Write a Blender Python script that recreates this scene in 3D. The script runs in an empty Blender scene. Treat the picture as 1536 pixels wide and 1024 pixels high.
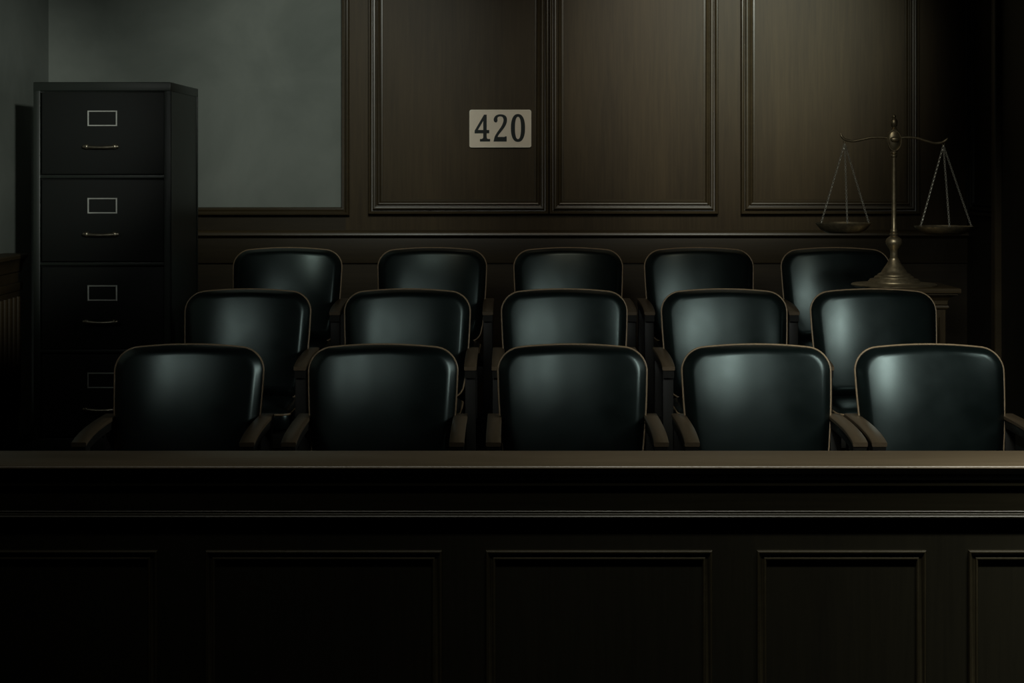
import bpy, bmesh, math, random
from mathutils import Vector, Matrix
random.seed(7)
PI = math.pi
scn = bpy.context.scene
COL = scn.collection
scn.view_settings.view_transform = 'Standard'
scn.view_settings.look = 'None'
scn.view_settings.exposure = 0.0
scn.view_settings.gamma = 1.0

# ------------------------------------------------------------------ survey of the room
F, CX, HY, CAMZ = 2600.0, 768.0, 250.0, 1.67      # focal length and horizon for a 1536x1024 frame
def X(px, Y): return (px - CX) * Y / F
def Z(py, Y): return CAMZ - (py - HY) * Y / F

WALL_Y, LEFT_X, RIGHT_X, CEIL = 9.35, -2.50, 2.45, 4.1
TIER = [0.10, 0.22, 0.346]

# ------------------------------------------------------------------ materials
def newmat(name):
    m = bpy.data.materials.new(name); m.use_nodes = True
    nt = m.node_tree; b = nt.nodes['Principled BSDF']
    return m, nt, b
def noise(nt, vec, scale, detail=4, rough=.55, dist=0):
    n = nt.nodes.new('ShaderNodeTexNoise'); n.inputs['Scale'].default_value = scale
    n.inputs['Detail'].default_value = detail; n.inputs['Roughness'].default_value = rough
    n.inputs['Distortion'].default_value = dist
    nt.links.new(vec, n.inputs['Vector']); return n
def mapped(nt, scale, loc=(0, 0, 0)):
    tc = nt.nodes.new('ShaderNodeTexCoord'); mp = nt.nodes.new('ShaderNodeMapping')
    mp.inputs['Scale'].default_value = scale; mp.inputs['Location'].default_value = loc
    nt.links.new(tc.outputs['Object'], mp.inputs['Vector']); return mp.outputs['Vector']
def ramp(nt, fac, c0, c1, p0=.3, p1=.7):
    r = nt.nodes.new('ShaderNodeValToRGB'); e = r.color_ramp.elements
    e[0].position = p0; e[1].position = p1; e[0].color = (*c0, 1); e[1].color = (*c1, 1)
    nt.links.new(fac, r.inputs['Fac']); return r
def bump(nt, b, h, strength=.1, dist=.002):
    n = nt.nodes.new('ShaderNodeBump'); n.inputs['Strength'].default_value = strength
    n.inputs['Distance'].default_value = dist
    nt.links.new(h, n.inputs['Height']); nt.links.new(n.outputs['Normal'], b.inputs['Normal'])
def wood(name, dark, light, axis, rough=.42, spec=.5):
    m, nt, b = newmat(name)
    s = {'x': (1.2, 26, 26), 'y': (26, 1.2, 26), 'z': (26, 26, 1.2)}[axis]
    s2 = {'x': (.35, 2.2, 2.2), 'y': (2.2, .35, 2.2), 'z': (2.2, 2.2, .35)}[axis]
    n1 = noise(nt, mapped(nt, s), 3.0, 6, .62, .3)
    n2 = noise(nt, mapped(nt, s2, (3, 7, 1)), 1.6, 3, .5, .6)
    mx = nt.nodes.new('ShaderNodeMix'); mx.data_type = 'FLOAT'
    mx.inputs[0].default_value = .5
    nt.links.new(n1.outputs['Fac'], mx.inputs[2]); nt.links.new(n2.outputs['Fac'], mx.inputs[3])
    r = ramp(nt, mx.outputs[0], dark, light, .34, .66)
    nt.links.new(r.outputs['Color'], b.inputs['Base Color'])
    b.inputs['Roughness'].default_value = rough
    b.inputs['Specular IOR Level'].default_value = spec
    bump(nt, b, n1.outputs['Fac'], .08, .001)
    return m
def plain(name, col, rough, metal=0.0, spec=.5, var=.25, scale=30, bstr=.05):
    m, nt, b = newmat(name)
    n = noise(nt, mapped(nt, (1, 1, 1)), scale, 5, .6)
    d = tuple(c * (1 - var) for c in col); l = tuple(c * (1 + var) for c in col)
    r = ramp(nt, n.outputs['Fac'], d, l)
    nt.links.new(r.outputs['Color'], b.inputs['Base Color'])
    b.inputs['Roughness'].default_value = rough; b.inputs['Metallic'].default_value = metal
    b.inputs['Specular IOR Level'].default_value = spec
    if bstr: bump(nt, b, n.outputs['Fac'], bstr, .001)
    return m

def plaster_mat():
    m, nt, b = newmat('grey_plaster')
    v = mapped(nt, (1, 1, 1))
    n1 = noise(nt, v, 1.7, 6, .6, .4); n2 = noise(nt, v, 60, 4, .7)
    r = ramp(nt, n1.outputs['Fac'], (.150, .166, .148), (.228, .245, .220), .3, .72)
    nt.links.new(r.outputs['Color'], b.inputs['Base Color'])
    b.inputs['Roughness'].default_value = .85; b.inputs['Specular IOR Level'].default_value = .2
    bump(nt, b, n2.outputs['Fac'], .22, .002)
    return m
def leather_mat():
    m, nt, b = newmat('green_black_leather')
    v = mapped(nt, (1, 1, 1))
    n1 = noise(nt, v, 7, 5, .6); n2 = noise(nt, v, 260, 3, .6)
    r = ramp(nt, n1.outputs['Fac'], (.0030, .0050, .0046), (.0052, .0082, .0076))
    nt.links.new(r.outputs['Color'], b.inputs['Base Color'])
    rr = ramp(nt, n1.outputs['Fac'], (.27, .27, .27), (.35, .35, .35))
    nt.links.new(rr.outputs['Color'], b.inputs['Roughness'])
    b.inputs['Specular IOR Level'].default_value = .5
    b.inputs['Specular Tint'].default_value = (.80, 1.0, .97, 1)
    bump(nt, b, n2.outputs['Fac'], .05, .0006)
    return m

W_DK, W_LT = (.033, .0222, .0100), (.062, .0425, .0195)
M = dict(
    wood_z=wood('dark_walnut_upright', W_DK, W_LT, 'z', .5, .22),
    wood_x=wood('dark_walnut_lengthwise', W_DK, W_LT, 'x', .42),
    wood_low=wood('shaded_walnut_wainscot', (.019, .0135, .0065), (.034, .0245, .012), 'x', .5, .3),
    mould=wood('dark_walnut_moulding', (.034, .024, .0115), (.056, .040, .0195), 'x', .34),
    black_z=wood('shade_black_wood_upright', (.010, .009, .005), (.019, .017, .010), 'z', .5, .3),  # near-black wood: the right wall's darkness in shade is put into the colour
    rail_x=wood('jury_rail_shaded_wood', (.0060, .0054, .0028), (.0105, .0092, .0050), 'x', .32, .5),  # darkened rail wood; shade on the front put into the colour
    rail_m=wood('jury_rail_moulding_lit_wood', (.016, .0138, .0075), (.026, .0222, .0125), 'x', .30, .6),  # lighter copy of the rail wood; moulding highlights put into the colour
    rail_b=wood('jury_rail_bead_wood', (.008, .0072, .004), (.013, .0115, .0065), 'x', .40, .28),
    rail_z=wood('jury_rail_panel_shaded_wood', (.0060, .0056, .0030), (.0100, .0092, .0050), 'z', .45, .35),  # darkened as well, shade of the panel field is in the colour
    cap=wood('jury_rail_cap_lit_wood', (.060, .047, .029), (.105, .083, .054), 'x', .36),  # lighter copy of the rail wood; light on the top put into the colour
    arm=wood('chair_arm_wood', (.070, .048, .027), (.125, .088, .051), 'y', .4),
    frame=wood('chair_frame_wood', (.005, .0045, .003), (.010, .0085, .006), 'z', .5, .3),
    plaster=plaster_mat(), leather=leather_mat(),
    piping=plain('tan_piping', (.24, .165, .09), .45, 0, .5, .2, 60, 0),
    cab=plain('black_enamel_steel_lit', (.0105, .0140, .0108), .38, 0, .45, .12, 6, .02),  # lighter copy of the enamel; light on the cabinet side put into the colour
    gap_shade=plain('gap_shade_black', (.003, .0035, .003), .7, 0, .2, .1, 6, 0),
    drawer=plain('black_enamel_drawer_shaded', (.0026, .0036, .0026), .5, 0, .25, .12, 6, .02),  # darker copy of the enamel; shade on the drawer fronts put into the colour
    card_frame=plain('pale_nickel', (.68, .68, .63), .35, .6, .5, .1, 30, 0),
    handle=plain('aged_brass_handle', (.25, .22, .165), .32, .9, .5, .25, 40, 0),
    bronze=plain('aged_bronze', (.36, .29, .18), .40, .85, .5, .35, 45, .05),
    chain=plain('dull_steel_chain', (.68, .65, .56), .35, .8, .5, .2, 40, 0),
    sign=plain('cream_enamel', (.84, .74, .61), .5, 0, .4, .05, 8, .02),
    sign_edge=plain('cream_enamel_edge', (.92, .85, .72), .45, 0, .4, .05, 8, 0),
    digit=plain('green_black_paint', (.006, .011, .011), .5, 0, .3, .1, 20, 0),
    carpet=plain('dark_carpet', (.010, .011, .009), .95, 0, .1, .3, 180, .3),
    ceil=plain('dark_ceiling', (.03, .03, .028), .9, 0, .2, .1, 4, .02),
)

# ------------------------------------------------------------------ mesh tools
class MB:
    def __init__(self): self.bm = bmesh.new()
    def box(self, x0, x1, y0, y1, z0, z1, bev=0.0, seg=2):
        b = bmesh.new()
        bmesh.ops.create_cube(b, size=1)
        for v in b.verts:
            v.co = Vector(((x0 + x1) / 2 + v.co.x * (x1 - x0), (y0 + y1) / 2 + v.co.y * (y1 - y0), (z0 + z1) / 2 + v.co.z * (z1 - z0)))
        if bev: bmesh.ops.bevel(b, geom=list(b.edges), offset=bev, segments=seg, profile=.6, affect='EDGES')
        self.merge(b); return self
    def merge(self, b, mat=None):
        mp = {}
        for v in b.verts: mp[v] = self.bm.verts.new(mat @ v.co if mat else v.co)
        for f in b.faces:
            try: self.bm.faces.new([mp[v] for v in f.verts])
            except ValueError: pass
        b.free(); return self
    def quads(self, rings, closed=True, loop=False, caps=False):
        R = [[self.bm.verts.new(p) for p in r] for r in rings]
        n = len(R[0]); k = len(R)
        for i in range(k if loop else k - 1):
            a, b = R[i], R[(i + 1) % k]
            for j in range(n if closed else n - 1):
                self.bm.faces.new((a[j], a[(j + 1) % n], b[(j + 1) % n], b[j]))
        if caps and not loop:
            self.bm.faces.new(list(reversed(R[0]))); self.bm.faces.new(R[-1])
        return R
    def tube(self, pts, r, seg=8, loop=False, caps=True):
        pts = [Vector(p) for p in pts]; n = len(pts); rings = []
        rad = r if isinstance(r, (list, tuple)) else [r] * n
        prev = None
        for i, p in enumerate(pts):
            if loop: t = pts[(i + 1) % n] - pts[i - 1]
            else: t = pts[min(i + 1, n - 1)] - pts[max(i - 1, 0)]
            t.normalize()
            if prev is None:
                up = Vector((0, 0, 1)) if abs(t.z) < .9 else Vector((0, 1, 0))
                a = t.cross(up).normalized()
            else:
                a = (prev - t * prev.dot(t)).normalized()
            prev = a; b = t.cross(a)
            rings.append([p + (a * math.cos(2 * PI * k / seg) + b * math.sin(2 * PI * k / seg)) * rad[i] for k in range(seg)])
        self.quads(rings, True, loop, caps); return self
    def lathe(self, prof, seg=32, at=(0, 0, 0), squash=1.0):
        rings = [[Vector((at[0] + r * math.cos(2 * PI * k / seg), at[1] + r * squash * math.sin(2 * PI * k / seg), at[2] + z)) for k in range(seg)] for r, z in prof]
        self.quads(rings, True, False, True); return self
    def extrude_x(self, prof, x0, x1, n=1):
        """closed profile of (y, z) swept along X"""
        rings = [[Vector((x0 + (x1 - x0) * i / n, y, z)) for y, z in prof] for i in range(n + 1)]
        self.quads(rings, True, False, True); return self
    def extrude_z(self, prof, z0, z1):
        self.quads([[Vector((x, y, z)) for x, y in prof] for z in (z0, z1)], True, False, True); return self
    def frame(self, x0, x1, z0, z1, prof, ysurf):
        """mitred rectangular moulding; prof = (inset from outer edge, height towards -Y)"""
        rings = []
        for d, h in prof:
            y = ysurf - h
            rings.append([Vector((x0 + d, y, z0 + d)), Vector((x1 - d, y, z0 + d)), Vector((x1 - d, y, z1 - d)), Vector((x0 + d, y, z1 - d))])
        self.quads(rings, True, False, False); return self
    def build(self, name, mat, parent=None, loc=None, smooth=35, mtx=None):
        if mtx is not None: self.bm.transform(mtx)
        bmesh.ops.remove_doubles(self.bm, verts=list(self.bm.verts), dist=1e-6)
        bmesh.ops.recalc_face_normals(self.bm, faces=list(self.bm.faces))
        me = bpy.data.meshes.new(name); self.bm.to_mesh(me); self.bm.free()
        me.materials.append(mat)
        if smooth:
            me.polygons.foreach_set('use_smooth', [True] * len(me.polygons))
            me.set_sharp_from_angle(angle=math.radians(smooth))
        o = bpy.data.objects.new(name, me); COL.objects.link(o)
        if parent: o.parent = parent
        if loc: o.location = loc
        return o

def empty(name, loc, label, cat, group=None, rz=0):
    o = bpy.data.objects.new(name, None); COL.objects.link(o)
    o.empty_display_size = .1
    o.location = loc; o.rotation_euler = (0, 0, rz)
    o['label'] = label; o['category'] = cat
    if group: o['group'] = group
    return o
def struct(o, label=None):
    o['kind'] = 'structure'
    if label: o['label'] = label
    return o
def copy_tree(o, parent=None):
    c = o.copy(); COL.objects.link(c)
    if parent: c.parent = parent
    for ch in [q for q in list(bpy.data.objects) if q.parent == o and q is not c]:
        copy_tree(ch, c)
    return c

# ------------------------------------------------------------------ room shell
NEAR_Y = -2.2
struct(MB().box(LEFT_X - .1, RIGHT_X + .1, NEAR_Y, WALL_Y + .1, -.1, 0).build('floor', M['carpet'], smooth=0))
struct(MB().box(LEFT_X - .1, RIGHT_X + .1, NEAR_Y, WALL_Y + .1, CEIL, CEIL + .1).build('ceiling', M['ceil'], smooth=0))
wall_back = struct(MB().box(LEFT_X - .1, RIGHT_X + .1, WALL_Y, WALL_Y + .1, 0, CEIL).build('wall_back', M['plaster'], smooth=0))
wall_left = struct(MB().box(LEFT_X - .1, LEFT_X, NEAR_Y, WALL_Y, 0, CEIL).build('wall_left', M['plaster'], smooth=0))
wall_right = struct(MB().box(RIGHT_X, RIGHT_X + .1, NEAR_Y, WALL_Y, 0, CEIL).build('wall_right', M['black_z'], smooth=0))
struct(MB().box(LEFT_X, RIGHT_X, NEAR_Y - .1, NEAR_Y, 0, CEIL).build('wall_front', M['ceil'], smooth=0))

# stepped platform the three rows of chairs stand on
for (y0, y1), h in zip(((4.62, 6.76), (6.76, 7.70), (7.70, WALL_Y - .026)), TIER):
    struct(MB().box(LEFT_X + .085, RIGHT_X - .002, y0, y1, 0, h, .006).build('riser_platform', M['carpet']))

# --- back wall joinery, seen from the front
def wx(px): return X(px, WALL_Y)
def wz(py): return Z(py, WALL_Y)
TOPZ = 3.55
YS = WALL_Y - .022                       # face of the wood boarding
# upper wood board with the three framed panels
struct(MB().box(wx(519), RIGHT_X - .001, YS, WALL_Y - .0005, wz(350), CEIL - .001).build('trim_1', M['wood_z'], smooth=0), 'dark wood boarding of the back wall')
# wainscot under the ledge across the whole wall
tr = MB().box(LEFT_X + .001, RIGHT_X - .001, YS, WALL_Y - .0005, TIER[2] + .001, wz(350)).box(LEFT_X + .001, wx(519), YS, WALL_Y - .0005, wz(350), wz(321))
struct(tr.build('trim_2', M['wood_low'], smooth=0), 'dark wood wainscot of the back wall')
P_BIG = [(0, 0), (0, .024), (.004, .031), (.010, .032), (.016, .027), (.0175, .006), (.023, .004), (.0255, .018), (.030, .0225),
         (.036, .022), (.0415, .019), (.043, .005), (.048, .003), (.0505, .011), (.055, .0145), (.061, .012), (.066, .004), (.067, 0)]
for n, (a, b) in enumerate(((553, 823), (823.5, 1076), (1110, 1377))):
    struct(MB().frame(wx(a), wx(b), wz(321), TOPZ, P_BIG, YS).build('trim_%d' % (n + 3), M['mould'], smooth=30), 'framed wall panel moulding')
    struct(MB().frame(wx(a) + .067 + .0, wx(b) - .067, wz(321) + .067, TOPZ - .067, [(0, 0), (0, .0022), (.004, .0028), (.010, .0022), (.012, 0)], YS).build('trim_%d' % (n + 13), M['mould'], smooth=30), 'inner bead of the wall panel')
# moulding along the plaster field: right side and bottom (mitred L)
P_PL = [(0, 0), (0, .018), (.006, .028), (.014, .030), (.020, .024), (.024, .014), (.032, .018), (.040, .016), (.045, .006), (.045, 0)]
L = MB(); xr, zb, zt, xl = wx(525), wz(323), CEIL - .01, LEFT_X + .002
rings = []
for d, h in P_PL:
    y = YS - h
    rings.append([Vector((xr - d, y, zt)), Vector((xr - d, y, zb + d)), Vector((xl, y, zb + d))])
L.quads(rings, False, False, False)
struct(L.build('trim_6', M['mould'], smooth=30), 'moulding framing the grey plaster field')
# ledge (chair rail) across the wall
y = YS
led = [(y, wz(344.5)), (y - .014, wz(345)), (y - .022, wz(346)), (y - .0285, wz(347.5)), (y - .0345, wz(351.5)), (y - .0345, wz(352.6)), (y - .026, wz(353.2)), (y - .018, wz(355)), (y - .008, wz(357.5)), (y, wz(358))]
struct(MB().extrude_x(led, LEFT_X + .001, RIGHT_X - .001).build('trim_7', M['mould'], smooth=30), 'narrow ledge moulding above the wainscot')
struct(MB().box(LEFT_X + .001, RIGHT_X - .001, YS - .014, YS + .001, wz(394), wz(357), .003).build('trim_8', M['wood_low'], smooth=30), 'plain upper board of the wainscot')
P_SM = [(0, 0), (.0, .008), (.006, .012), (.012, .010), (.016, .004), (.018, 0)]

# --- right wall: dark boarding with a pilaster
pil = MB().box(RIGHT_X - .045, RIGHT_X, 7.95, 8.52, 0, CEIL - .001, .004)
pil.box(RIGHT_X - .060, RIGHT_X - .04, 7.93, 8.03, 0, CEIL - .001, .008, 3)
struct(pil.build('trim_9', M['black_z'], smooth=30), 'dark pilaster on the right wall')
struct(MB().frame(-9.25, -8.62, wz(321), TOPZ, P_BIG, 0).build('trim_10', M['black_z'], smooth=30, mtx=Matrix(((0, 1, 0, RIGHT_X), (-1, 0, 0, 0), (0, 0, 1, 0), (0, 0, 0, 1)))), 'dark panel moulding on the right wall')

struct(MB().box(RIGHT_X - .075, RIGHT_X - .001, 8.525, 8.60, 0, CEIL - .001, .012, 3).build('trim_21', M['mould'], smooth=30), 'rounded edge moulding of the right pilaster')  # lighter wood than the pilaster; its lit edge line is put into the colour

# --- left wall: wainscot with capped end and fluted pilaster
LX = LEFT_X + .08
capz = Z(380, 8.5)
lw = MB().box(LEFT_X, LX, NEAR_Y + .01, 8.50, 0, capz - .05)
struct(lw.build('trim_11', M['wood_z'], smooth=0), 'wooden wainscot of the left wall')
def capprof(x): return [(LEFT_X, capz), (x + .030, capz), (x + .036, capz - .006), (x + .036, capz - .020), (x + .026, capz - .028), (x + .018, capz - .042), (x + .010, capz - .060), (x + .008, capz - .085), (x, capz - .092), (LEFT_X, capz - .092)]
cp = MB(); pr = capprof(LX)
cp.quads([[Vector((a, yy, b)) for a, b in pr] for yy in (NEAR_Y + .01, 8.535)], True, False, True)
struct(cp.build('trim_12', M['wood_z'], smooth=30), 'moulded cap of the left wainscot')
fl = MB().box(LX - .002, LX + .016, 8.02, 8.47, TIER[2] + .12, Z(428, 8.4), .003)
fl.box(LX - .002, LX + .026, 8.00, 8.49, Z(436, 8.4), Z(424, 8.4), .005)
for k in range(6):
    yy = 8.065 + k * .073
    fl.tube([(LX + .016, yy, TIER[2] + .16), (LX + .016, yy, Z(445, 8.4))], .017, 10)
struct(fl.build('trim_25', M['wood_z'], smooth=40), 'fluted pilaster of the left wainscot')

# ------------------------------------------------------------------ jury box front
JY = 4.53
def jx(px): return X(px, JY)
def jz(py): return Z(py, JY)
jb = empty('jury_box_rail', (0, JY, 0), 'long dark panelled wooden jury box front with broad top rail before the chairs', 'jury box')
JX0, JX1 = LEFT_X + .12, RIGHT_X - .02
capt = Z(698, 4.50)                                  # height of rail top
def rel(p): return [(yy - JY, zz) for yy, zz in p]
capz0 = capt - .024
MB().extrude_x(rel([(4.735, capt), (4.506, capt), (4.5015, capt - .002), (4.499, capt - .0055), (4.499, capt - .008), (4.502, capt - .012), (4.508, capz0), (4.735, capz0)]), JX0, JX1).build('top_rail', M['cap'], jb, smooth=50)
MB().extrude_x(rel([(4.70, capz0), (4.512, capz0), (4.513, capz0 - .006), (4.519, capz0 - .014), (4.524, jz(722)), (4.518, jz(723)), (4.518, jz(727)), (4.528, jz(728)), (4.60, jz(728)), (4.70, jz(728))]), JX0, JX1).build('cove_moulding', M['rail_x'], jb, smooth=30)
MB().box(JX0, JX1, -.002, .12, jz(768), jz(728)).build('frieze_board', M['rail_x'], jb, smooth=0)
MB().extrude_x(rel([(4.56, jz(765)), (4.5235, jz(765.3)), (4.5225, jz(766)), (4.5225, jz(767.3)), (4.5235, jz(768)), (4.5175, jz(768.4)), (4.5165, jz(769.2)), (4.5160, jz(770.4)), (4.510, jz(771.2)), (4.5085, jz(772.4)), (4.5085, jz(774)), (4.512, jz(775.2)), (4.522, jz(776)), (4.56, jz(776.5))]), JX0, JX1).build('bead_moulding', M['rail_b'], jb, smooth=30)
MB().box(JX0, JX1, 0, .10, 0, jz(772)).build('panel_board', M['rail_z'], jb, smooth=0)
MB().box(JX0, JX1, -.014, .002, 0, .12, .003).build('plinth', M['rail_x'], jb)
P_J = [(0, 0), (0, .009), (.0025, .0125), (.005, .0125), (.007, .009), (.011, .006), (.017, .005), (.0195, .009), (.022, .0095), (.0245, .007), (.026, 0)]
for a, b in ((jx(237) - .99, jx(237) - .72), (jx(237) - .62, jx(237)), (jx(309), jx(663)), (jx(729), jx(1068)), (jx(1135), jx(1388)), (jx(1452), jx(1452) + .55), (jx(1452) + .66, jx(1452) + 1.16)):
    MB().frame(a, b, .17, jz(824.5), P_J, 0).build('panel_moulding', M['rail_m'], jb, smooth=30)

# ------------------------------------------------------------------ jury chair
def back_outline(n=96):
    """rounded, slightly tapering outline in (u, w), w up from bottom 0 to top; starts bottom centre, counter clockwise"""
    HB, HT, HGT = .246, .2735, .47
    def corner(cx, cy, r, a0, a1, k=14):
        return [(cx + r * math.cos(a0 + (a1 - a0) * i / k), cy + r * math.sin(a0 + (a1 - a0) * i / k)) for i in range(k + 1)]
    rb, rt = .06, .088
    slope = (HT - HB) / HGT
    pts = []
    for i in range(9): pts.append((-.0 + (HB - rb) * i / 9, 0))
    pts += corner(HB - rb, rb, rb, -PI / 2, -.03)
    xa, xb = HB + slope * rb, HT - slope * rt * .4
    for i in range(1, 14): pts.append((xa + (xb - xa) * i / 14 + .004 * math.sin(PI * i / 14), rb + (HGT - rt - rb) * i / 14))
    pts += corner(HT - rt - slope * rt * .4, HGT - rt - .010, rt, .02, PI / 2 - .10, 18)
    xs = pts[-1][0]; zs = pts[-1][1]
    for i in range(1, 14): 
        x = xs * (1 - i / 14); pts.append((x, zs + (HGT - zs) * (1 - (x / xs) ** 2)))
    half = pts
    full = [(0, 0)] + half[1:] + [(0, HGT)] + [(-x, z) for x, z in reversed(half[1:])]
    # resample evenly
    seg = []; tot = 0
    m = len(full)
    for i in range(m):
        a, b = full[i], full[(i + 1) % m]
        l = math.hypot(b[0] - a[0], b[1] - a[1]); seg.append(l); tot += l
    out = []
    for k in range(n):
        d = tot * k / n; i = 0
        while d > seg[i]: d -= seg[i]; i = (i + 1) % m
        a, b = full[i], full[(i + 1) % m]; t = d / seg[i] if seg[i] else 0
        out.append((a[0] + (b[0] - a[0]) * t, a[1] + (b[1] - a[1]) * t))
    return out
OUT = back_outline(128)
BZ0, LEAN = .455, math.radians(13)
BK = Matrix.Translation((0, -.115, BZ0)) @ Matrix.Rotation(-LEAN, 4, 'X')
def edge_dist(x, z):
    d = 9
    for i in range(len(OUT)):
        ax, az = OUT[i]; bx, bz = OUT[(i + 1) % len(OUT)]
        dx, dz = bx - ax, bz - az; t = max(0, min(1, ((x - ax) * dx + (z - az) * dz) / (dx * dx + dz * dz)))
        d = min(d, math.hypot(x - ax - dx * t, z - az - dz * t))
    return d
def make_backrest(parent):
    mb = MB(); cz = .235
    rings = []
    for s in (1, .992, .98, .965, .945, .92, .89, .85, .8, .73, .64, .53, .41, .28, .14, .03):
        r = []
        for (x, z) in OUT:
            px, pz = x * s, cz + (z - cz) * s
            d = edge_dist(px, pz) if s < 1 else 0
            R = .022; t = min(d / R, 1)
            roll = .0095 * math.sqrt(max(0, 1 - (1 - t) ** 2))
            bul = .050 * (1 - abs(px / .275) ** 2.7) + .020 * (1 - ((pz - .22) / .25) ** 2)
            r.append(Vector((px, -.012 - roll - max(0, bul) * min(1, d / .03) ** .8, pz)))
        rings.append(r)
    back = [[Vector((x * s, yy, cz + (z - cz) * s)) for x, z in OUT] for s, yy in ((.2, .036), (.8, .034), (.95, .030), (.985, .022), (1, .012))]
    mb.quads(back + [[Vector((x, -.004, z)) for x, z in OUT]] + rings, True, False, True)
    b = mb.build('backrest', M['leather'], parent, smooth=70, mtx=BK)
    MB().tube([(x * 1.004, -.010, cz + (z - cz) * 1.004) for x, z in OUT], .0042, 8, True).build('piping', M['piping'], b, smooth=60, mtx=BK)
    return b
def make_seat(parent):
    mb = MB(); n = 24; rings = []
    def ro(hx, y0, y1, r, z):
        pts = []
        for cx, cy, a in ((hx - r, y1 - r, 0), (-hx + r, y1 - r, PI / 2), (-hx + r, y0 + r, PI), (hx - r, y0 + r, 3 * PI / 2)):
            for k in range(7): pts.append(Vector((cx + r * math.cos(a + k * PI / 12), cy + r * math.sin(a + k * PI / 12), z)))
        return pts
    for ins, z in ((.02, .375), (.004, .378), (0, .386), (0, .43), (.004, .446), (.014, .457), (.035, .464), (.09, .470), (.16, .473)):
        rings.append(ro(.243 - ins, -.53 + ins, -.10 - ins * .6, .05 - min(ins * .2, .02), z))
    mb.quads(rings, True, False, True)
    s = mb.build('seat', M['leather'], parent, smooth=60)
    MB().tube(ro(.2445, -.5315, -.0985, .05, .441), .004, 6, True).build('piping', M['piping'], s, smooth=60)
def make_arm(parent, sx):
    prof = []
    path = [(-.525, .636), (-.512, .6395), (-.48, .6465), (-.42, .6545), (-.34, .6600), (-.22, .6635), (-.03, .664)]
    def sweep(w, z0, z1, ya):
        bv = .0025; cx = .285 * sx; rings = []
        sec = [(-w + bv, z0), (w - bv, z0), (w, z0 - bv), (w, z1 + bv), (w - bv, z1), (-w + bv, z1), (-w, z1 + bv), (-w, z0 - bv)]
        for i, (yy, zz) in enumerate(path):
            rings.append([Vector((cx + a, yy + (ya if i == 0 else 0), zz + b)) for a, b in sec])
        mb = MB(); mb.quads(rings, True, False, True); return mb
    arm = sweep(.0255, 0, -.015, 0).build('armrest', M['arm'], parent, smooth=45)
    sweep(.0225, -.0145, -.046, .004).build('arm_front_shade', M['frame'], arm, smooth=45)  # added dark underframe; shade on the arm's front end put into shape and colour
def make_chair():
    t = empty('jury_chair', (0, 0, 0), 'x', 'chair', 'jury chairs in three stepped rows')
    make_seat(t); make_backrest(t)
    for s in (-1, 1):
        make_arm(t, s)
        cx = .285 * s
        MB().box(cx - .022, cx + .022, -.505, -.450, 0, .606, .004).build('leg', M['frame'], t)
        rl = MB(); rl.box(-.020, .020, -.026, .026, 0, .640, .004)
        rl.build('leg', M['frame'], t, mtx=Matrix.Translation((cx, -.055, 0)))
        MB().box(cx - .013, cx + .013, -.452, -.078, .30, .37, .004).build('side_rail', M['frame'], t)
    MB().box(-.268, .268, -.498, -.474, .30, .374, .004).build('seat_rail', M['frame'], t)
    MB().box(-.268, .268, -.078, -.052, .30, .374, .004).build('seat_rail', M['frame'], t)
    MB().box(-.269, .269, -.068, -.040, .535, .60, .005).build('back_rail', M['frame'], t)
    return t
ROWY = [6.40, 7.58, 8.74]
ROWX = [[287, 576, 858, 1132, 1390], [374, 612, 846, 1084.5, 1307], [433, 649, 852, 1047, 1251]]
ordn = ['leftmost', 'second from the left', 'middle', 'fourth from the left', 'rightmost']
LBL = [
 ['dark leather jury chair at the left end of the front row behind the rail',
  'dark leather jury chair second from the left in the front row behind the rail',
  'dark leather jury chair in the exact middle of the front row behind the rail',
  'dark leather jury chair second from the right in the front row behind the rail',
  'glossy dark leather jury chair at the right end of the front row'],
 ['dark leather jury chair at the left end of the middle row',
  'dark leather jury chair second from the left in the middle row',
  'dark leather jury chair in the centre of the middle row',
  'glossy leather jury chair second from the right in the middle row',
  'glossy leather jury chair at the right end of the middle row, before the scales pedestal'],
 ['dim leather jury chair at the left end of the back row below the grey plaster',
  'dark leather jury chair second from the left in the back row',
  'dark leather jury chair in the centre of the back row against the panelling',
  'dark leather jury chair second from the right in the back row',
  'shadowed leather jury chair at the right end of the back row, behind the pedestal']]
proto = make_chair(); first = True
for r in range(3):
    for c in range(5):
        o = proto if first else copy_tree(proto)
        first = False
        o.location = (X(ROWX[r][c], ROWY[r]), ROWY[r], TIER[r])
        o['label'] = LBL[r][c]

# ------------------------------------------------------------------ filing cabinet
CY0, CY1 = 7.75, 8.43
def cxp(px): return X(px, CY0)
def czp(py): return Z(py, CY0) - TIER[2]
xc = (cxp(50) + cxp(256)) / 2; hw = (cxp(256) - cxp(50)) / 2
cab = empty('filing_cabinet', (xc, CY0, TIER[2]), 'tall black four-drawer steel filing cabinet standing in the left corner', 'filing cabinet')
dep = CY1 - CY0; top = czp(123)
body = MB().box(-hw + .004, hw - .004, .026, dep - .004, 0, top - .02)
body.box(-hw, -hw + .030, 0, .03, 0, top - .03, .003).box(hw - .030, hw, 0, .03, 0, top - .03, .003)
body.box(-hw, hw, -.003, dep, top - .040, top, .004)
body.box(-hw + .02, hw - .02, .001, .03, 0, czp(657), .002)
for k in range(3): body.box(-hw + .025, hw - .025, .003, .03, czp(267 + k * 131), czp(262.5 + k * 131), .0015)
body.box(hw - .006, hw, .0, .018, 0, top - .03, .002).box(hw - .006, hw, dep - .022, dep, 0, top - .03, .002)
body.build('body', M['cab'], cab)
MB().box(-hw + .028, hw - .028, .0245, .0275, .05, top - .045).build('gap_shade_sheet', M['gap_shade'], cab, smooth=0)  # thin near-black sheet; shade between the drawers put into the colour
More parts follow.
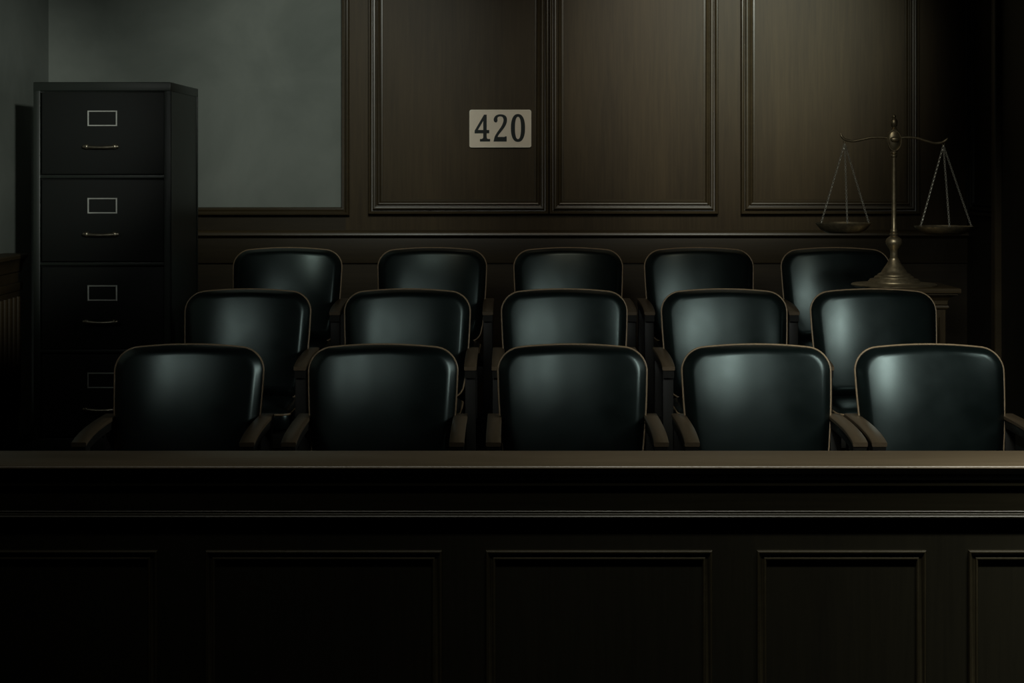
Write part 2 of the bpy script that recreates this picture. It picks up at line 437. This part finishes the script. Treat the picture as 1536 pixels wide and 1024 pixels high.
for k in range(4):
    zt, zb = czp(137.5 + 131 * k), czp(262 + 131 * k)
    x0, x1 = cxp(62) - xc, cxp(246) - xc
    d = MB().box(x0, x1, .004, .026, zb + .002, zt - .002, .004, 3).build('drawer', M['drawer'], cab)
    a, b = cxp(131) - xc, cxp(175.5) - xc
    lz1, lz0 = zt - .084, zt - .084 - .070
    lf = MB().frame(a, b, lz0, lz1, [(0, 0), (0, .004), (.0015, .006), (.0048, .006), (.0062, .004), (.0062, 0)], .0045)
    lh = lf.build('label_holder', M['card_frame'], d, smooth=30); lh['label'] = 'pale metal label frame'
    hz = zt - .245; h = MB(); w0, w1 = cxp(128) - xc, cxp(178) - xc
    h.tube([(w0 + (w1 - w0) * i / 14, -.026 - .006 * math.sin(PI * i / 14), hz - .004 * math.sin(PI * i / 14)) for i in range(15)], [.0066 + .0016 * abs(math.cos(PI * i / 14)) for i in range(15)], 10)
    for q in (w0 + .012, w1 - .012):
        h.lathe([(.0015, -.011), (.008, -.010), (.0105, -.004), (.0105, .004), (.008, .010), (.0015, .011)], 14, (q, -.026, hz))
        h.tube([(q, .006, hz), (q, -.026, hz)], .006, 8)
    for q in (w0, w1): h.lathe([(.001, -.008), (.006, -.006), (.008, 0), (.006, .006), (.001, .008)], 12, (q, -.026, hz))
    hd = h.build('handle', M['handle'], d, smooth=60); hd['label'] = 'worn brass drawer handle'

# ------------------------------------------------------------------ number sign
SY = YS
def sx_(px): return X(px, SY)
def sz_(py): return Z(py, SY)
s_x0, s_x1, s_z1, s_z0 = sx_(704), sx_(797), sz_(164.5), sz_(221.5)
sc_x, sc_z = (s_x0 + s_x1) / 2, (s_z0 + s_z1) / 2
sg = empty('number_sign', (sc_x, SY, sc_z), 'cream rectangular plate reading 420 on the wood panelled wall', 'sign')
def rrect(hx, hz, r, k=6):
    p = []
    for cx, cz, a in ((hx - r, hz - r, 0), (-hx + r, hz - r, PI / 2), (-hx + r, -hz + r, PI), (hx - r, -hz + r, 3 * PI / 2)):
        for i in range(k + 1): p.append((cx + r * math.cos(a + i * PI / 2 / k), cz + r * math.sin(a + i * PI / 2 / k)))
    return p
hx, hz = (s_x1 - s_x0) / 2, (s_z1 - s_z0) / 2
pl = MB()
pl.quads([[Vector((x, yy, z)) for x, z in rrect(hx - i, hz - i, .012)] for i, yy in ((0, 0), (0, -.010), (.002, -.012), (.1 * .04, -.012))], True, False, True)
pl.build('plate', M['sign'], sg, smooth=30)
ed = MB()
ed.quads([[Vector((x, yy, z)) for x, z in rrect(hx - i, hz - i, .011)] for i, yy in ((.0005, -.0100), (.0015, -.0130), (.004, -.0134), (.0055, -.0121))], True, False, False)
ed.build('border', M['sign_edge'], sg, smooth=40)
def spline(pts, k=5):
    out = []; n = len(pts)
    for i in range(n - 1):
        p0, p1, p2, p3 = pts[max(i - 1, 0)], pts[i], pts[i + 1], pts[min(i + 2, n - 1)]
        for j in range(k):
            t = j / k
            out.append(tuple(.5 * (2 * p1[a] + (p2[a] - p0[a]) * t + (2 * p0[a] - 5 * p1[a] + 4 * p2[a] - p3[a]) * t * t + (3 * p1[a] - p0[a] - 3 * p2[a] + p3[a]) * t ** 3) for a in (0, 1)))
    out.append(pts[-1]); return out
def digit(contours):
    cu = bpy.data.curves.new('digit', 'CURVE'); cu.dimensions = '2D'; cu.fill_mode = 'BOTH'; cu.extrude = .0008
    for c in contours:
        sp = cu.splines.new('POLY'); sp.points.add(len(c) - 1); sp.use_cyclic_u = True
        for q, (zx, zy) in zip(sp.points, c):
            px, py = 680 + zx / 10.243, 140 + zy / 10.24
            q.co = (sx_(px) - sc_x, sz_(py) - sc_z, 0, 1)
    tmp = bpy.data.objects.new('tmp', cu); COL.objects.link(tmp)
    bpy.context.view_layer.update()
    me = bpy.data.meshes.new_from_object(tmp.evaluated_get(bpy.context.evaluated_depsgraph_get()))
    bpy.data.objects.remove(tmp); bpy.data.curves.remove(cu)
    me.transform(Matrix.Translation((0, -.0131, 0)) @ Matrix.Rotation(PI / 2, 4, 'X'))
    me.materials.clear(); me.materials.append(M['digit'])
    o = bpy.data.objects.new('digit', me); COL.objects.link(o); o.parent = sg
    return o
def ell(cx, cy, rx, ry, n=56, e=.86):
    return [(cx + rx * math.copysign(abs(math.cos(2 * PI * i / n)) ** e, math.cos(2 * PI * i / n)), cy + ry * math.copysign(abs(math.sin(2 * PI * i / n)) ** e, math.sin(2 * PI * i / n))) for i in range(n)]
digit([[(472, 328), (513, 328), (513, 563), (553, 563), (553, 613), (513, 613)] + spline([(513, 665), (518, 688), (532, 700)]) + [(566, 700), (566, 739), (410, 739), (410, 700), (440, 700)] + spline([(440, 700), (455, 688), (460, 665)]) + [(460, 613), (328, 613), (328, 573)],
       [(460, 425), (460, 563), (378, 563)]])['label'] = 'dark painted numeral four'
two = [(618, 739), (820, 739), (820, 660), (798, 660), (790, 669), (680, 669)] + spline([(680, 669), (700, 632), (745, 575), (790, 515), (815, 465), (825, 415), (820, 375), (800, 345), (768, 328), (725, 322), (682, 328), (645, 350), (624, 385), (621, 415), (632, 438), (654, 449), (672, 438), (679, 415), (677, 390), (684, 368), (702, 357), (725, 354), (752, 362), (767, 386), (770, 420), (757, 468), (726, 525), (668, 608), (635, 668), (618, 739)], 4)[1:-1]
digit([two])['label'] = 'dark painted numeral two'
digit([ell(993, 532, 109, 214), ell(993, 531, 46, 171)])['label'] = 'dark painted numeral zero'

# ------------------------------------------------------------------ pedestal and scales
PY0, PY1 = 7.72, 8.14
ptop = Z(432.5, PY0)
pcx = (X(1309, PY0) + X(1442, PY0)) / 2; phw = (X(1442, PY0) - X(1309, PY0)) / 2
ped = empty('display_pedestal', (pcx, (PY0 + PY1) / 2, TIER[2]), 'square dark wooden pedestal with moulded top carrying the bronze scales', 'pedestal')
ph = ptop - TIER[2]; phd = (PY1 - PY0) / 2
tp = MB()
def sq(hx, hy, z): return [Vector((hx, hy, z)), Vector((-hx, hy, z)), Vector((-hx, -hy, z)), Vector((hx, -hy, z))]
tp.quads([sq(phw - i, phd - i, z) for i, z in ((.05, ph - .075), (.048, ph - .058), (.036, ph - .042), (.022, ph - .034), (.012, ph - .030), (.012, ph - .024), (.002, ph - .022), (0, ph - .018), (0, ph - .005), (.003, ph - .001), (.006, ph))], True, False, True)
tp.build('pedestal_top', M['wood_x'], ped, smooth=30)
bd = MB().box(-phw + .056, phw - .056, -phd + .056, phd - .056, .10, ph - .07, .003)
bd.build('body', M['wood_z'], ped)
MB().frame(-phw + .085, phw - .085, .17, ph - .13, P_SM, -phd + .056).build('panel_moulding', M['wood_z'], ped, smooth=30)
MB().frame(-phd + .085, phd - .085, .17, ph - .13, P_SM, 0).build('panel_moulding', M['wood_z'], ped, smooth=30, mtx=Matrix.Translation((-phw + .056, 0, 0)) @ Matrix.Rotation(-PI / 2, 4, 'Z'))
md = MB(); md.quads([sq(phw - .056 + i, phd - .056 + i, z) for i, z in ((-.004, ph - .098), (.008, ph - .095), (.013, ph - .088), (.010, ph - .080), (-.004, ph - .076))], True, False, True)
md.build('neck_moulding', M['wood_x'], ped, smooth=30)
bs = MB(); bs.quads([sq(phw - i, phd - i, z) for i, z in ((.020, 0), (.020, .07), (.026, .08), (.040, .09), (.050, .105), (.06, .11))], True, False, True)
bs.build('plinth', M['wood_x'], ped, smooth=30)

SYC = 7.93
k_ = SYC / F
scx = X(1341, SYC)
sca = empty('balance_scale', (scx, SYC, ptop), 'old bronze balance scales with two hanging pans standing on the wooden pedestal', 'scales')
yb = HY + (CAMZ - ptop) / k_
def px(x): return (x - 1341) * k_
def pz(y): return (yb - y) * k_
def R(w): return w * k_ / 2
MB().lathe([(R(4), 0), (R(126), 0), (R(127), .004), (R(124), .008), (R(100), .010), (R(78), .014), (R(77), .019), (R(73), .024), (R(71), .029), (R(60), .032), (R(58), .038), (R(56), .042), (R(50), .045), (R(49), .050), (R(45), .054), (R(39), pz(408.5)), (R(35), pz(405)), (R(28), pz(400)), (R(21), pz(395)), (R(16), pz(390)), (R(14), pz(388)), (R(14), pz(387))], 48).build('base', M['bronze'], sca, smooth=40)
MB().lathe([(R(10), pz(388)), (R(12), pz(386)), (R(11), pz(380)), (R(13), pz(374)), (R(19), pz(370)), (R(24), pz(366)), (R(25), pz(362)), (R(22), pz(358)), (R(14), pz(355)), (R(11), pz(354)), (R(13), pz(352)), (R(13), pz(350)), (R(9), pz(349)), (R(11), pz(347)), (R(10), pz(345)), (R(7), pz(343)), (R(7), pz(320)), (R(6), pz(240)), (R(6.5), pz(236)), (R(10), pz(234.5)), (R(10), pz(232)), (R(7), pz(231)), (R(11), pz(229.5)), (R(9), pz(227)), (R(7), pz(226))], 24).build('pillar', M['bronze'], sca, smooth=45)
boss = MB().lathe([(R(6), pz(229)), (R(12), pz(226)), (R(18), pz(220)), (R(22), pz(212)), (R(22), pz(206)), (R(18), pz(199)), (R(12), pz(195)), (R(8), pz(193.5))], 28, squash=.55)
boss.lathe([(R(3), -.012), (R(10), -.010), (R(14), -.004), (R(14), .004), (R(10), .010), (R(3), .012)], 20, (0, -.018, pz(209)), .6)
boss.tube([(R(20) * math.cos(2 * PI * i / 32), -.013, pz(211) + R(30) * math.sin(2 * PI * i / 32)) for i in range(32)], .0025, 6, True)
boss.build('centre_boss', M['bronze'], sca, smooth=50)
MB().lathe([(R(5), pz(194)), (R(9), pz(192.5)), (R(6), pz(191)), (R(9), pz(189)), (R(11), pz(185)), (R(10.5), pz(181)), (R(7), pz(178)), (R(4), pz(176.5)), (R(6), pz(175.5)), (R(6), pz(174)), (R(3), pz(172))], 18).build('finial', M['bronze'], sca, smooth=50)
def beam(pts):
    p = spline(pts, 8)
    n = len(p)
    rr = [.0058 if i > 6 else .0030 + .0028 * i / 7 for i in range(n)]
    return [(px(a), 0, pz(b)) for a, b in p], rr
bmz = MB()
for pts in ([(1261, 200), (1263, 205), (1268, 209.5), (1279, 211.5), (1292, 209.5), (1305, 206.8), (1318, 206), (1332, 207)],
            [(1421.5, 207), (1419, 210), (1413, 213.5), (1402, 214.5), (1390, 211.5), (1377, 207.5), (1363, 206), (1350, 207)]):
    p, rr = beam(pts); bmz.tube(p, rr, 10)
bmz.build('beam', M['bronze'], sca, smooth=60)
def chain(mb, a, b, link=.0125, w=.0036, r=.0012):
    a, b = Vector(a), Vector(b); d = b - a; n = int(d.length / (link * .74)); d.normalize()
    s = d.cross(Vector((0, 1, 0))).normalized(); t = d.cross(s)
    for i in range(n):
        c = a + d * (b - a).length * (i + .5) / n
        q = s if i % 2 else t
        q = (q + (t if i % 2 else s) * .35).normalized()
        mb.tube([c + d * (link / 2) * math.cos(2 * PI * j / 10) + q * w * math.sin(2 * PI * j / 10) for j in range(10)], r, 5, True)
for hang, cx, cy, w, dz in ((( 1267, 211), 1265, 335, 82, 15), ((1415, 213.5), 1415.5, 340, 87, 12)):
    rr = R(w); z0 = pz(cy)
    prof = [(rr * .25, z0 - dz * k_), (rr * .60, z0 - dz * k_ * .95), (rr * .82, z0 - dz * k_ * .62), (rr * .95, z0 - dz * k_ * .22), (rr, z0), (rr * 1.01, z0 + .003), (rr * .985, z0 + .0035), (rr * .97, z0), (rr * .92, z0 - dz * k_ * .18), (rr * .8, z0 - dz * k_ * .55), (rr * .58, z0 - dz * k_ * .85), (rr * .2, z0 - dz * k_ * .9)]
    m = MB(); m.lathe(prof, 40, (px(cx), 0, 0))
    pan = m.build('pan', M['bronze'], sca, smooth=40)
    hk = MB(); hp = (px(hang[0]), 0, pz(hang[1]))
    hk.tube([(hp[0] + .006 * math.cos(2 * PI * i / 14), 0, hp[2] - .006 + .008 * math.sin(2 * PI * i / 14)) for i in range(14)], .0014, 6, True)
    hk.build('hook', M['bronze'], pan, smooth=60)
    low = Vector((hp[0], 0, hp[2] - .013))
    for ang in (200, 88 + 180, 340):
        e = Vector((px(cx) + rr * .93 * math.cos(math.radians(ang)), rr * .93 * math.sin(math.radians(ang)), z0 + .002))
        c = MB(); chain(c, low, e); c.build('chain', M['chain'], pan, smooth=60)

# ------------------------------------------------------------------ lights
def aim(o, tgt):
    d = Vector(tgt) - o.location
    o.rotation_euler = d.to_track_quat('-Z', 'Y').to_euler()
def area(name, loc, tgt, sx, sy, power, col, spread=180):
    l = bpy.data.lights.new(name, 'AREA'); l.shape = 'RECTANGLE'; l.size = sx; l.size_y = sy
    l.energy = power; l.color = col; l.spread = math.radians(spread)
    o = bpy.data.objects.new(name, l); COL.objects.link(o); o.location = loc; aim(o, tgt); return o
def spot(name, loc, tgt, power, col, ang, blend, rad):
    l = bpy.data.lights.new(name, 'SPOT'); l.energy = power; l.color = col; l.spot_size = math.radians(ang)
    l.spot_blend = blend; l.shadow_soft_size = rad
    o = bpy.data.objects.new(name, l); COL.objects.link(o); o.location = loc; aim(o, tgt); return o
COOL = (.94, 1.0, .90); NEUT = (.97, 1.0, .80)
spot('wall_wash_lamp', (1.35, 5.6, 3.75), (1.16, 9.35, 2.28), 430, (.98, 1.0, .87), 33, 1.0, .22)
spot('sign_fill', (.25, 6.2, 3.8), (.40, 9.35, 1.75), 38, (1.0, .86, .66), 46, 1.0, .3)  # added unseen warm fill for the sign and the panels around it
spot('plaster_lamp', (-.50, 6.2, 3.2), (-1.08, 9.35, 2.02), 150, COOL, 46, 1.0, .25)
spot('corner_lamp', (.15, 1.6, 2.45), (-2.96, 8.7, 1.80), 800, COOL, 19, 1.0, .05)
spot('panel_fill', (1.75, 5.9, 3.7), (1.45, 9.35, 2.40), 150, (.78, 1.0, .90), 23, 1.0, .2)  # added unseen cool spot to brighten the right-hand wall panel
spot('scales_fill', (.75, 5.6, 3.3), (1.75, 7.93, 1.5), 22, (1.0, .95, .78), 21, .8, .12)  # added unseen spot to brighten the scales
for lx, tx, e in ((-2.35, -1.16, .26), (-2.2, -.46, .40), (-1.25, .23, .58), (-.3, .92, 1.05), (.65, 1.55, 3.5)):
    area('chair_sheen_light', (lx, 3.4, 3.05), (tx, 6.55 if tx > 1.5 else 7.5, .95), .55 if tx > 1.5 else .30, 1.1, e, (.94, 1.0, .95), 34)  # added unseen lights, one per chair column, placed for the leather sheen
area('edge_strip_fill', (2.40, 6.0, 1.75), (0, 6.15, 1.3), .25, 1.3, 8.0, (.92, 1.0, .95), 96)  # added unseen upright strip for highlights on the chairs' right edges
for rx, e in ((-1.75, .2), (-.55, .75), (.65, 2.6), (1.85, 9.5)):
    area('rail_fill', (rx, 3.55, 2.95), (rx, 4.50, .62), .9, .15, e, (1.0, .97, .84), 46)  # added unseen lights confined to the jury rail, stronger to the right
wd = bpy.data.worlds.new('World'); scn.world = wd; wd.use_nodes = True
wd.node_tree.nodes['Background'].inputs[0].default_value = (.01, .014, .011, 1)
wd.node_tree.nodes['Background'].inputs[1].default_value = .1

# ------------------------------------------------------------------ camera
cam = bpy.data.cameras.new('Camera'); co = bpy.data.objects.new('Camera', cam); COL.objects.link(co)
cam.sensor_fit = 'HORIZONTAL'; cam.sensor_width = 36; cam.lens = 36 * F / 1536
cam.shift_y = -(512 - HY) / 1536
co.location = (0, 0, CAMZ); co.rotation_euler = (PI / 2, 0, 0)
cam.clip_start = .05
scn.camera = co
